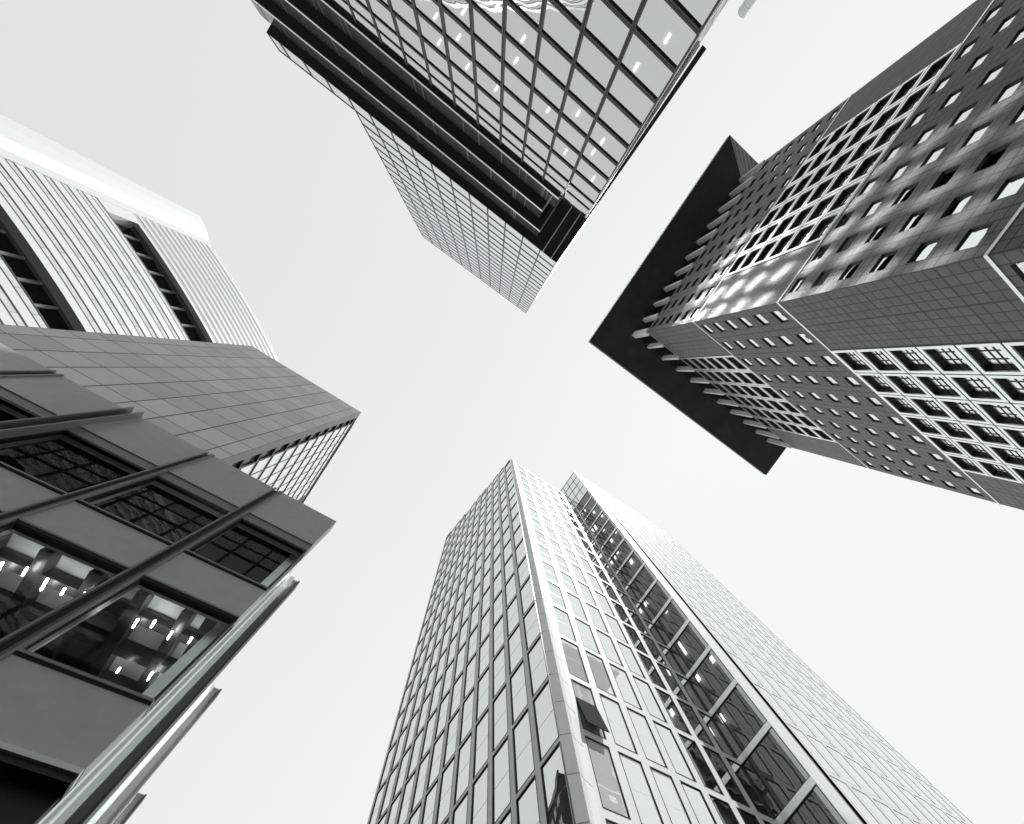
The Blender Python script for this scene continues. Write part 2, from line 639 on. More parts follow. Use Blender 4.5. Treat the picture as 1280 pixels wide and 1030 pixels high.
    mb.box(X0 - 0.3, X0 + 0.7, Y0 - 0.7, Y0 + 0.3, 78.8, 86.55, 'white_paint')
    mb.build("roof_bracket", root)
    # the flat roof: outer edge, three dark soffits and the ribbed one on the far side
    ox0, ox1, oy0, oy1 = 12.75, 63.4, -61.6, -14.95
    ix0, ix1, iy0, iy1 = X0 + 0.2, x1 - 0.2, y1 + 0.2, Y0 - 0.2
    zo, zi = 86.6, 86.45
    roof = MB()
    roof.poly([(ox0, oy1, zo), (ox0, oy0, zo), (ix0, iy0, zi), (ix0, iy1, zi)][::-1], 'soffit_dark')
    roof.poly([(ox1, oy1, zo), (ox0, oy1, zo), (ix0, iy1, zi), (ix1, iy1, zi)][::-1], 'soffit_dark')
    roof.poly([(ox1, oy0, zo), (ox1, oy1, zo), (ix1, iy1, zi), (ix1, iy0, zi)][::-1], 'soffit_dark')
    roof.poly([(ox0, oy0, zo + 1.2), (ox1, oy0, zo + 1.2), (ox1, oy1, zo + 1.2), (ox0, oy1, zo + 1.2)], 'granite_plain')
    for (xa, ya), (xb, yb) in (((ox0, oy1), (ox0, oy0)), ((ox1, oy1), (ox0, oy1)), ((ox1, oy0), (ox1, oy1)), ((ox0, oy0), (ox1, oy0))):
        roof.poly([(xa, ya, zo), (xb, yb, zo), (xb, yb, zo + 1.2), (xa, ya, zo + 1.2)], 'grey_trim')
    roof.build("overhanging_roof", root)
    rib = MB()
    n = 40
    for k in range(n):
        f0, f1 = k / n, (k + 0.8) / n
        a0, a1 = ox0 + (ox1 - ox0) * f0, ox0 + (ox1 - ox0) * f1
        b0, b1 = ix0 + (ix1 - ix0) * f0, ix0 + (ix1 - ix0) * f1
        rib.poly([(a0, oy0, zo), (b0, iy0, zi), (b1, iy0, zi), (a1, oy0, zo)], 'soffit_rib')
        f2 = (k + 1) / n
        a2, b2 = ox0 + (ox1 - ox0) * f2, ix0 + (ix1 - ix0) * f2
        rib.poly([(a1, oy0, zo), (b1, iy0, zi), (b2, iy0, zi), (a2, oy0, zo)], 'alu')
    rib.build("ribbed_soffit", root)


# ------------------------------------------------------------------ glass tower with the stepped black terraces
def glass_tower():
    S = 1.85
    zz = lambda r: CZ + S * r
    root = thing("glass_tower", "tall glass tower with shifted floors stepping out in black soffits", "tower", (-20, -45, 0))
    Yf, Xr, Yb, Xl = -26.09, -0.70, -64.5, -46.0
    ff = Face(Xr, Yf, 180)                       # faces +Y, s runs towards -x
    wins = Windows(root)

    def fr(mb, fc, r):
        fc.frame(mb, r, inset(r, 0.15, 0.15, 0.22, 0.22), -0.06, 0.12, 'mullion')

    def pn(mb, fc, r):
        i = inset(r, 0.13, 0.13, 0.2, 0.2)
        fc.quad(mb, i[0], i[1], i[2], i[3], 0.07, 'g_tower')

    def fr_s(mb, fc, r):
        fc.frame(mb, r, inset(r, 0.13, 0.13, 0.09, 0.09), -0.03, 0.10, 'mullion')

    def pn_s(mb, fc, r):
        i = inset(r, 0.12, 0.12, 0.08, 0.08)
        fc.quad(mb, i[0], i[1], i[2], i[3], 0.07, 'g_tower')

    gap = 0.02
    cols = [0.02, 4.3]
    while cols[-1] < 44:
        cols.append(cols[-1] + 3.63)
    lines = [33.75 - 2.09 * k for k in range(17)][::-1]
    for a, b in zip(cols, cols[1:]):
        for z0, z1 in zip(lines, lines[1:]):
            wins.add(ff, a + gap, b - gap, zz(z0) + gap, zz(z1) - gap, fr, pn)
        wins.add(ff, a + gap, b - gap, zz(33.75) + gap, zz(35.05) - gap, fr_s, pn_s)
        wins.add(ff, a + gap, b - gap, zz(35.05) + gap, zz(36.6) - gap, fr_s, pn_s)
    # upper tower, its face flush with the outermost shifted floor
    Yu, XuL, XuR = -11.6 * S, -21.9 * S, -0.37 * S
    fu = Face(XuR, Yu, 180)

    def fr_u(mb, fc, r):
        fc.frame(mb, r, inset(r, 0.10, 0.10, 0.14, 0.14), -0.03, 0.09, 'mullion')

    def pn_u(mb, fc, r):
        i = inset(r, 0.09, 0.09, 0.13, 0.13)
        fc.quad(mb, i[0], i[1], i[2], i[3], 0.05, 'g_upper')

    uw = (XuR - XuL) / 11
    for k in range(11):
        for j in range(19):
            z0 = 42.9 + 2.07 * j
            wins.add(fu, k * uw + 0.01, (k + 1) * uw - 0.01, zz(z0) + 0.01, zz(z0 + 2.07) - 0.01, fr_u, pn_u)
    ztop = zz(42.9 + 2.07 * 19)
    # shifted floor at the left, one storey of the same glass
    XsL = -28.8 * S
    k = 0
    s = XuR - XuL
    while s < XuR - XsL - 0.5:
        e = min(s + uw, XuR - XsL)
        wins.add(fu, s + 0.01, e - 0.01, zz(42.9) + 0.01, zz(44.97) - 0.01, fr_u, pn_u)
        s = e
    wins.build()
    # floors and rooms behind the lower glass
    fl = MB()
    for z in lines:
        fl.box(Xl + 0.3, Xr - 0.3, Yf - 9, Yf - 0.16, zz(z) - 0.16, zz(z) + 0.02, 'ceiling')
    fl.build("floor_slab", root)
    core = MB()
    core.box(Xl, Xr - 0.16, Yb, Yf - 9.0, 0.2, zz(36.5), 'room')
    core.box(Xl, Xl + 0.2, Yf - 9, Yf - 0.1, 0.2, zz(36.5), 'mullion')
    core.box(Xr - 0.5, Xr - 0.16, Yf - 9, Yf - 0.16, 0.2, zz(36.5), 'room')
    core.box(XuL + 0.05, XuR - 0.2, Yb, Yu - 0.12, zz(43.05), ztop, 'room')
    core.box(XsL + 0.05, XuL + 0.04, Yb, Yu - 0.12, zz(43.05), zz(44.97), 'room')
    core.build("inner_core", root)
    # ceiling lamps near the glass
    for ci in range(0, 9):
        for li in range(6, 16):
            if random.random() < 0.55 or (ci > 5 and random.random() < 0.5):
                continue
            z = zz(lines[li]) - 0.2
            s = (cols[ci] + cols[ci + 1]) / 2 + 0.3
            if ff.area(s - 2, s + 2, z - 2, z + 2) == 0:
                continue
            mb = MB()
            s += random.uniform(-0.9, 0.9)
            d = random.uniform(0.3, 1.1)
            ff.box(mb, s - 0.10, s + 0.10, d, d + 0.75, z - 0.05, z, 'lamp')
            mb.build("ceiling_lamp", root)
    # white corner strip and the bright side wall
    side = MB()
    fs = Face(Xr, Yb, 90)                        # faces +X, s runs towards +y
    W = Yf - Yb
    fs.box(side, W - 0.30, W + 0.05, -0.03, 0.2, 0, zz(36.6), 'white_paint')
    fs.quad(side, 0, W - 0.3, 0, zz(36.6), 0.16, 'white_paint')
    side.build("side_cladding", root)
    rnd = random.Random(21)

    def sun_focus_panes(face, name, s_hi, s_lo, za, zb):
        D0 = 0.135 if name == 'side_window' and face is fs else 0.09
        sg = MB()
        s_ = s_hi
        while s_ > s_lo:
            z = za
            while z + 3.1 < zb:                  # panes dished and spaced to focus sun patches on the stone tower
                cx, cz_ = s_ - 1.68 + rnd.uniform(-0.1, 0.1), z + 1.42
                hw, hh, n_ = 1.60, 1.45, 4
                tx, tz = rnd.uniform(-0.002, 0.002), rnd.uniform(-0.0008, 0.0008)
                Rx, Rz = rnd.uniform(130, 220), rnd.uniform(390, 490)
                g_ = []
                for j in range(n_ + 1):
                    for i in range(n_ + 1):
                        u_, w_ = hw * (2 * i / n_ - 1), hh * (2 * j / n_ - 1)
                        sag = -u_ * u_ / (2 * Rx) - w_ * w_ / (2 * Rz) + tx * u_ + tz * w_
                        g_.append(face.p(cx + u_, D0 + sag, cz_ + w_))
                base = len(sg.v)
                sg.v += g_
                for j in range(n_):
                    for i in range(n_):
                        k_ = base + j * (n_ + 1) + i
                        sg.f.append((k_, k_ + 1, k_ + n_ + 2, k_ + n_ + 1))
                        sg.m.append(sg.mi('g_side'))
                        sg.uv += [(0.5, 0.5)] * 4
                z += 4.6 + rnd.uniform(-0.15, 0.15)
            s_ -= 3.61
        o = sg.build(name, root)
        o.data.polygons.foreach_set('use_smooth', [True] * len(o.data.polygons))
        o['kind'] = 'stuff'

    sun_focus_panes(fs, "side_window", W - 0.9, 5.5, 3.0, zz(36.4))
    us = MB()
    fus = Face(XuR, Yb, 90)
    WU = Yu - Yb
    fus.box(us, 0, WU - 0.02, 0.11, 0.25, zz(43.0), ztop, 'white_paint')
    sun_focus_panes(fus, "side_window", WU - 19.2, 6.5, zz(43.4), ztop)
    us.build("upper_side_wall", root)

    # stepped floors: each a black soffit, a white edge, a dark glass front and its end walls
    steps = [(36.6, -13.9, -3.0), (38.7, -13.08, -3.72), (40.8, -12.3, -3.15)]
    XL = -29.6 * S

    def shifted_floor(z0, z1, y, xr, xl, yback):
        mb = MB()
        Z0, Z1, Y = zz(z0), zz(z1), y * S
        XR = xr * S
        mb.poly([(xl, yback, Z0), (XR, yback, Z0), (XR, Y, Z0), (xl, Y, Z0)][::-1], 'black_soffit')
        # white drip edge along the front and the end
        b = [(xl, Y - 0.05, Z0 - 0.03), (XR + 0.02, Y - 0.05, Z0 - 0.03), (XR + 0.02, Y + 0.02, Z0 - 0.03), (xl, Y + 0.02, Z0 - 0.03)]
        t = [(xl, Y - 0.05, Z0 + 0.2), (XR + 0.1, Y - 0.05, Z0 + 0.2), (XR + 0.1, Y + 0.10, Z0 + 0.2), (xl, Y + 0.10, Z0 + 0.2)]
        mb.hexa(b, t, 'white_metal')
        b = [(XR - 0.02, yback, Z0 - 0.04), (XR + 0.04, yback, Z0 - 0.04), (XR + 0.04, Y + 0.02, Z0 - 0.04), (XR - 0.02, Y + 0.02, Z0 - 0.04)]
        t = [(XR - 0.02, yback, Z0 + 0.2), (XR + 0.18, yback, Z0 + 0.2), (XR + 0.18, Y + 0.10, Z0 + 0.21), (XR - 0.02, Y + 0.10, Z0 + 0.21)]
        mb.hexa(b, t, 'white_metal')
        # end wall and structure behind the glass
        mb.poly([(XR, yback, Z0), (XR, Y - 0.05, Z0), (XR, Y - 0.05, Z1), (XR, yback, Z1)][::-1], 'black')
        mb.poly([(xl, Y - 0.5, Z0 + 0.12), (XR, Y - 0.5, Z0 + 0.12), (XR, Y - 0.5, Z1), (xl, Y - 0.5, Z1)], 'black')
        f = mb.build("shifted_floor", root)
        gm = MB()
        fc = Face(XR, Y, 180)
        e_ = 0.05
        while e_ < XR - xl:
            fc.quad(gm, e_, min(e_ + 1.78, XR - xl), Z0 + 0.22, Z1, 0.04, 'g_black')
            e_ += 1.815
        gm.build("pane", f)
        rnd = random.Random(int(z0 * 10))
        s_ = 0.6
        while s_ < XR - xl:
            rm = MB()
            fc.box(rm, s_ - 0.03, s_ + 0.03, 0.0, 0.05, Z0 + 0.22, Z1, 'mullion')
            rm.build("mullion", f)
            if rnd.random() < 0.5:
                for q in range(rnd.randint(1, 3)):
                    w_ = s_ + rnd.uniform(0.2, 2.5)
                    if w_ < XR - xl - 0.3:
                        rm = MB()
                        fc.box(rm, w_, w_ + rnd.uniform(0.08, 0.3), 0.0, 0.03, Z0 + 0.22, Z1, 'strip')
                        rm.build("blind", f)
            s_ += 3.63

    yb = -20.0 * S
    for (z0, y, xr), z1 in zip(steps, (38.7, 40.8, 42.9)):
        shifted_floor(z0, z1, y, xr, XL, yb)
    # underside of the upper tower with its stepped end beams
    un = MB()
    Z = zz(42.9)
    Y = Yu
    un.poly([(XsL, -22 * S, Z), (-2.1 * S, -22 * S, Z), (-2.1 * S, Y, Z), (XsL, Y, Z)][::-1], 'black_soffit')
    un.box(-2.1 * S - 0.02, -2.1 * S + 0.16, -20 * S, Y - 0.01, zz(42.72), zz(42.89), 'white_paint')
    un.poly([(-2.1 * S, -22 * S, zz(42.75)), (-1.1 * S, -22 * S, zz(42.75)), (-1.1 * S, Y - 0.02, zz(42.75)), (-2.1 * S, Y - 0.02, zz(42.75))][::-1], 'black_soffit')
    un.box(-1.1 * S - 0.02, -1.1 * S + 0.14, -20 * S, Y - 0.02, zz(42.58), zz(42.74), 'white_paint')
    un.poly([(-1.1 * S, -22 * S, zz(42.6)), (-0.45 * S, -22 * S, zz(42.6)), (-0.45 * S, Y - 0.03, zz(42.6)), (-1.1 * S, Y - 0.03, zz(42.6))][::-1], 'black_soffit')
    un.poly([(XsL, Yf + 0.1, Z), (XsL, Y, Z), (XsL, Y, Z + 0.3), (XsL, Yf + 0.1, Z + 0.3)][::-1], 'black')
    un.build("upper_soffit", root)
    ed = MB()                                    # long black edge beam down the right side
    a, b = (-0.45 * S, Y - 0.02), (0.20 * S, -34.6 * S)
    z0, z1 = zz(42.45), zz(42.62)
    ed.hexa([(b[0] - 0.9, b[1], z0), (b[0], b[1], z0), (a[0] + 0.12, a[1], z0), (a[0] - 0.03, a[1], z0)],
            [(b[0] - 0.9, b[1], z1), (b[0], b[1], z1), (a[0] + 0.12, a[1], z1), (a[0] - 0.03, a[1], z1)], 'black')
    ed.build("edge_beam", root)


# ------------------------------------------------------------------ pale stone tower with the taller wing
def pale_tower():
    U = 14.0
    root = thing("pale_stone_tower", "pale stone grid tower with a taller white wing and dark glass recess", "tower", (32, 26, 0))
    XC, YF, YW = 13.2, 14.0, 10.2
    XR, XE = 31.15, 63.1
    ZR, ZW = CZ + 87.6, CZ + 103.8
    FH = 4.52
    wins = Windows(root, 100)
    # left face (-X): s runs towards -y, from y = 41.3
    YL = 41.3
    fl = Face(XC, YL, -90)
    wall = MB()
    pitch = 2.275

    def fr(mb, fc, r):
        fc.frame(mb, r, inset(r, 0.04, 0.04, 0.05, 0.05), -0.015, 0.12, 'frame_black')

    def pn_l(mb, fc, r):
        i = inset(r, 0.05, 0.05, 0.06, 0.06)
        h = i[2] + (i[3] - i[2]) * 0.47
        fc.quad(mb, i[0], i[1], i[2], h - 0.012, 0.06, 'g_stone')
        fc.quad(mb, i[0], i[1], h + 0.012, i[3], 0.06, 'g_stone')
        fc.box(mb, i[0], i[1], 0.055, 0.09, h - 0.012, h + 0.012, 'strip')

    def pn_f(mb, fc, r):
        i = inset(r, 0.05, 0.05, 0.06, 0.06)
        h = i[2] + (i[3] - i[2]) * 0.47
        fc.quad(mb, i[0], i[1], i[2], h - 0.006, 0.05, 'g_front')
        fc.quad(mb, i[0], i[1], h + 0.006, i[3], 0.05, 'g_front')
        fc.box(mb, i[0], i[1], 0.046, 0.09, h - 0.006, h + 0.006, 'alu_light')

    def pn_m(mb, fc, r):
        i = inset(r, 0.05, 0.05, 0.06, 0.06)
        fc.quad(mb, i[0], i[1], i[2], i[3], 0.05, 'g_mirror')

    def roof_left(y):
        return ZR + (y - YF) / (YL - YF) * 15.0

    ncol = 12
    z_base_l = CZ + 18.28 - 4 * FH + 0.05
    for k in range(ncol):
        y1 = 13.95 + pitch * k                   # right (near) side of the window
        sR = YL - y1
        s1, s0 = sR, sR - 1.80
        c1, c0 = sR, sR - pitch
        z = z_base_l
        while z < roof_left(y1) - 1.2:
            zt = min(z + FH, roof_left(y1))
            h = (s0, s1, z + 0.30, min(z + FH, zt) - 0.0)
            wall_rect = (c0, c1, z, zt)
            hole = (s0, s1 - 0.001, z + 0.26, zt - 0.001)
            fl.ring(wall, wall_rect, hole, 0, 'limestone')
            wins.add(fl, hole[0], hole[1], hole[2], hole[3], fr, pn_l)
            z += FH
    # front face (-Y)
    ff = Face(XC, YF, 0)
    FW = 1.72
    fp = 2.38
    z_base_f = CZ + 20.07 - 4 * 4.5
    FHf = 4.5
    for k in range(7):
        s0 = 15.18 - XC + fp * k
        c0, c1 = s0 - 0.33, s0 + fp - 0.33
        if k == 6:
            c1 = XR - XC
        z = z_base_f
        while z < ZR - 1.0:
            zt = min(z + FHf, ZR)
            hole = (s0, min(s0 + FW, c1 - 0.02), z, zt - 0.48 if zt < ZR else zt - 0.2)
            ff.ring(wall, (c0, c1, z - 0.001, zt), hole, 0, 'limestone_lit')
            wins.add(ff, *hole, fr, pn_f if k < 3 else pn_m)
            z += FHf
    ff.quad(wall, 1.98 - 0.33, XR - XC, 0, z_base_f, 0, 'limestone_lit')
    wall.build("stone_grid", root)
    wins.build()
    # dark tilted slab added for a dark reflection low on the front
    refl_slab = MB()
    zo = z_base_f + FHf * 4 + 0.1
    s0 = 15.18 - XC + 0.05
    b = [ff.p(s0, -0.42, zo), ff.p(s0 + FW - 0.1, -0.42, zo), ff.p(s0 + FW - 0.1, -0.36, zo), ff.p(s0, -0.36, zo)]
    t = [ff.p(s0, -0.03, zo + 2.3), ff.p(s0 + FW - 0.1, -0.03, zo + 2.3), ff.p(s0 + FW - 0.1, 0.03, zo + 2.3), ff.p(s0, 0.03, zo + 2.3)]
    refl_slab.hexa(b, t, 'core')
    refl_slab.build("dark_reflection", root)
    # corner column: facetted, drum over drum
    colm = MB()
    prof = [(XC, YF + 0.0), (XC + 0.02, YF - 0.28), (XC + 0.25, YF - 0.62), (XC + 0.62, YF - 0.72), (XC + 0.86, YF - 0.55), (XC + 1.0, YF - 0.25), (XC + 1.34, YF - 0.22), (XC + 1.65, YF - 0.001), (XC + 1.2, YF + 0.6), (XC + 0.2, YF + 0.6)]
    prof = [(XC - 0.0, YF + 0.0), (XC + 0.55, YF - 0.42), (XC + 1.05, YF - 0.18), (XC + 1.66, YF - 0.002), (XC + 1.6, YF + 0.5), (XC + 0.3, YF + 0.5)]
    z = 0.0
    dz = 2.26
    while z < ZR:
        zt = min(z + dz - 0.05, ZR)
        n = len(prof)
        for k in range(n):
            a, b = prof[k], prof[(k + 1) % n]
            key = 'limestone_lit' if k == 2 else 'limestone'
            colm.poly([(a[0], a[1], z), (b[0], b[1], z), (b[0], b[1], zt), (a[0], a[1], zt)], key)
        colm.poly([(p[0], p[1], z) for p in prof][::-1], 'limestone')
        colm.poly([(p[0], p[1], zt) for p in prof], 'limestone')
        z += dz
    colm.box(XC + 0.25, XC + 1.5, YF + 0.0, YF + 0.4, 0, ZR, 'grey_trim')
    colm.build("corner_column", root)
    core = MB()
    core.box(XC + 0.2, XE - 0.2, YF + 0.2, YL - 0.2, 0.1, ZR - 0.3, 'core')
    b = [(XC + 0.2, YF + 0.2), (XR, YF + 0.2), (XR, YL), (XC + 0.2, YL)]
    core.hexa([(x, y, ZR - 0.29) for x, y in b], [(b[0][0], b[0][1], ZR - 0.1), (b[1][0], b[1][1], ZR - 0.1), (b[2][0], b[2][1], roof_left(YL) - 0.1), (b[3][0], b[3][1], roof_left(YL) - 0.1)], 'limestone')
    core.box(XR + 0.55, XE - 0.2, YW + 0.2, YF + 0.19, 0.1, ZW, 'core')
    core.box(XR + 0.55, XE - 0.2, YF + 0.2, YF + 12, ZR, ZW, 'core')
    core.build("inner_core", root)
    # recess side wall of the wing (-X) in dark glass with white floor bands
    fw = Face(XR, YF, -90)                       # s runs towards -y: 0 at the inner corner
    D = YF - YW

    def fr_w(mb, fc, r):
        fc.frame(mb, r, inset(r, 0.05, 0.05, 0.07, 0.07), -0.01, 0.10, 'frame_black')
        fc.box(mb, r[0] + 0.62, r[0] + 0.72, 0.0, 0.09, r[2] + 0.07, r[3] - 0.07, 'frame_black')

    def pn_w(mb, fc, r):
        i = inset(r, 0.04, 0.04, 0.06, 0.06)
        fc.quad(mb, i[0], i[1], i[2], i[3], 0.05, 'g_dark')

    ww = Windows(root, 40)
    band = MB()
    z = z_base_f
    lampz = []
    while z < ZR - 1:
        ww.add(fw, 0.02, D - 0.02, z, z + FHf - 0.5, fr_w, pn_w)
        band = MB()
        fw.box(band, 0, D, -0.05, 0.12, z + FHf - 0.5, z + FHf, 'white_metal')
        band.build("floor_band", root)
        lampz.append(z + FHf - 0.6)
        z += FHf
    zt0 = z
    band = MB()
    fw.box(band, 0, D, 0.0, 0.12, 0, z_base_f, 'limestone_lit')
    band.build("floor_band", root)
    # taller crown of the wing: plain grey glass in a fine grid
    crown = MB()
    fcw = Face(XR, YF + 3.1, -90)
    fcw.quad(crown, 0, D + 3.1, ZR - 0.05, ZW, 0.08, 'g_stone')
    for k in range(5):
        s = (D + 3.1) * k / 4
        fcw.box(crown, max(s - 0.05, 0), min(s + 0.05, D + 3.1), 0.0, 0.1, ZR, ZW, 'grey_trim')
    for k in range(5):
        zc = ZR + (ZW - ZR) * k / 4
        fcw.box(crown, 0.06, D + 3.04, 0.01, 0.1, zc - 0.05, zc + 0.05, 'grey_trim')
    crown.build("crown_glazing", root)
    ww.build()
    inn = MB()
    inn.box(XR + 0.4, XR + 0.52, YW + 0.3, YF + 0.1, 0.2, ZR, 'room')
    inn.build("inner_wall", root)
    # wing front (-Y) : white pilaster and a fine overexposed grid
    wf = Face(XR, YW, 0)
    wing = MB()
    wf.box(wing, 0, 2.2, -0.02, 0.4, 0, ZW, 'limestone_lit')
    wf.box(wing, 2.2, 3.2, 0.18, 0.6, 0, ZW, 'limestone')
    wp = 2.42
    s = 3.2
    wins2 = Windows(root, 60)
    while s < XE - XR - 0.4:
        e = min(s + wp, XE - XR)
        z = z_base_f + 1.9
        while z < ZW - 1:
            zt = min(z + FHf, ZW)
            hole = (s + 0.28, e - 0.28, z + 0.02, zt - 0.44)
            wf.ring(wing, (s, e, z, zt), hole, 0, 'limestone_lit')
            wins2.add(wf, *hole, fr_v, pn_v)
            z += FHf
        s = e
    wf.quad(wing, 3.2, XE - XR, 0, z_base_f + 1.9, 0, 'limestone_lit')
    wing.poly([(XE, YW, 0), (XE, YF + 20, 0), (XE, YF + 20, ZW), (XE, YW, ZW)], 'limestone_lit')
    wing.build("wing_wall", root)
    wins2.build()
    # lamps and blinds glimpsed behind the dark glass
    rnd = random.Random(5)
    for zl in lampz:
        for k in range(2):
            mb = MB()
            y = YW + 0.4 + rnd.random() * (D - 1.0)
            mb.box(XR + 0.085, XR + 0.13, y, y + rnd.uniform(0.25, 0.5), zl - rnd.uniform(0.4, 2.2), zl - 0.25, 'lamp_dim')
            if rnd.random() < 0.5:
                mb.build("office_lamp", root)


def fr_v(mb, fc, r):
    fc.frame(mb, r, inset(r, 0.014, 0.014, 0.018, 0.018), -0.004, 0.06, 'frame_black')


def pn_v(mb, fc, r):
    i = inset(r, 0.01, 0.01, 0.014, 0.014)
    fc.quad(mb, i[0], i[1], i[2], i[3], 0.02, 'g_front')


# ------------------------------------------------------------------ grey panelled tower
def panel_tower():
    U = 22.5
    root = thing("grey_panel_tower", "matte grey panelled tower with a bright gridded side behind the dark office block", "tower", (-28, 34, 0))
    X1, X0, Y0, Y1 = -16.6, -38.85, 22.5, 45.2
    Z1 = CZ + 4.02 * U
    cl = MB()
    xs = [-1.7266, -1.6587, -1.5438, -1.4264, -1.2943, -1.1737, -1.0555, -0.932, -0.8097, -0.738]
    xs = [x * U for x in xs]
    f = Face(X0, Y0, 0)
    dz = 0.16 * U
    rows = []
    z = CZ + 4.02 * U
    while z > 0:
        rows.append((max(z - dz, 0), z))
        z -= dz
    for a, b in zip(xs, xs[1:]):
        ci = xs.index(a)
        for ri, (z0, z1) in enumerate(rows):
            f.quad(cl, a - X0, b - X0, z0, z1, 0, 'panel_grey', [(ci, ri), (ci + 1, ri), (ci + 1, ri + 1), (ci, ri + 1)])
    cl.poly([(X0, Y0, 0), (X0, Y1, 0), (X0, Y1, Z1), (X0, Y0, Z1)][::-1], 'grey_trim')
    cl.poly([(X0, Y0, Z1), (X1, Y0, Z1), (X1, Y1, Z1), (X0, Y1, Z1)], 'grey_trim')
    cl.build("panel_cladding", root)
    # side (+X): return of the cladding with brackets, then white panes
    fs = Face(X1, Y0, 90)
    sd = MB()
    D = Y1 - Y0
    fs.quad(sd, 0, 1.25, 0, Z1, 0.0, 'grey_trim')
    fs.quad(sd, 1.25, D - 2.9, 0, Z1 - 1.4, 0.45, 'core')
    fs.box(sd, 1.25, D, 0.1, 0.5, Z1 - 1.4, Z1, 'black')
    fs.box(sd, D - 2.9, D, 0.0, 0.4, 0, Z1 - 1.4, 'black')
    sd.quad = None
    fs.quad(sd, 1.25, 2.6, 0, Z1 - 1.4, 0.40, 'grey_trim')
    for z0, z1 in rows:
        fs.box(sd, 1.2, 2.55, 0.05, 0.4, z1 - 0.5, z1 - 0.2, 'black')
        fs.box(sd, 2.6, D, -0.06, 0.3, z1 - 0.13, z1 - 0.02, 'grey_trim')
    sd.build("side_frame", root)
    w = Windows(root, 100)

    def fr(mb, fc, r):
        fc.frame(mb, r, inset(r, 0.07, 0.09, 0.04, 0.04), -0.02, 0.16, 'grey_trim')

    def pn(mb, fc, r):
        i = inset(r, 0.06, 0.08, 0.03, 0.03)
        fc.quad(mb, i[0], i[1], i[2], i[3], 0.08, 'white_paint')

    n = 8
    pw = (D - 2.9 - 2.6) / n
    for k in range(n):
        for z0, z1 in rows:
            if z1 < 25:
                continue
            w.add(fs, 2.6 + k * pw, 2.6 + (k + 1) * pw, z0, min(z1 - 0.14, Z1 - 1.42), fr, pn)
    w.build()


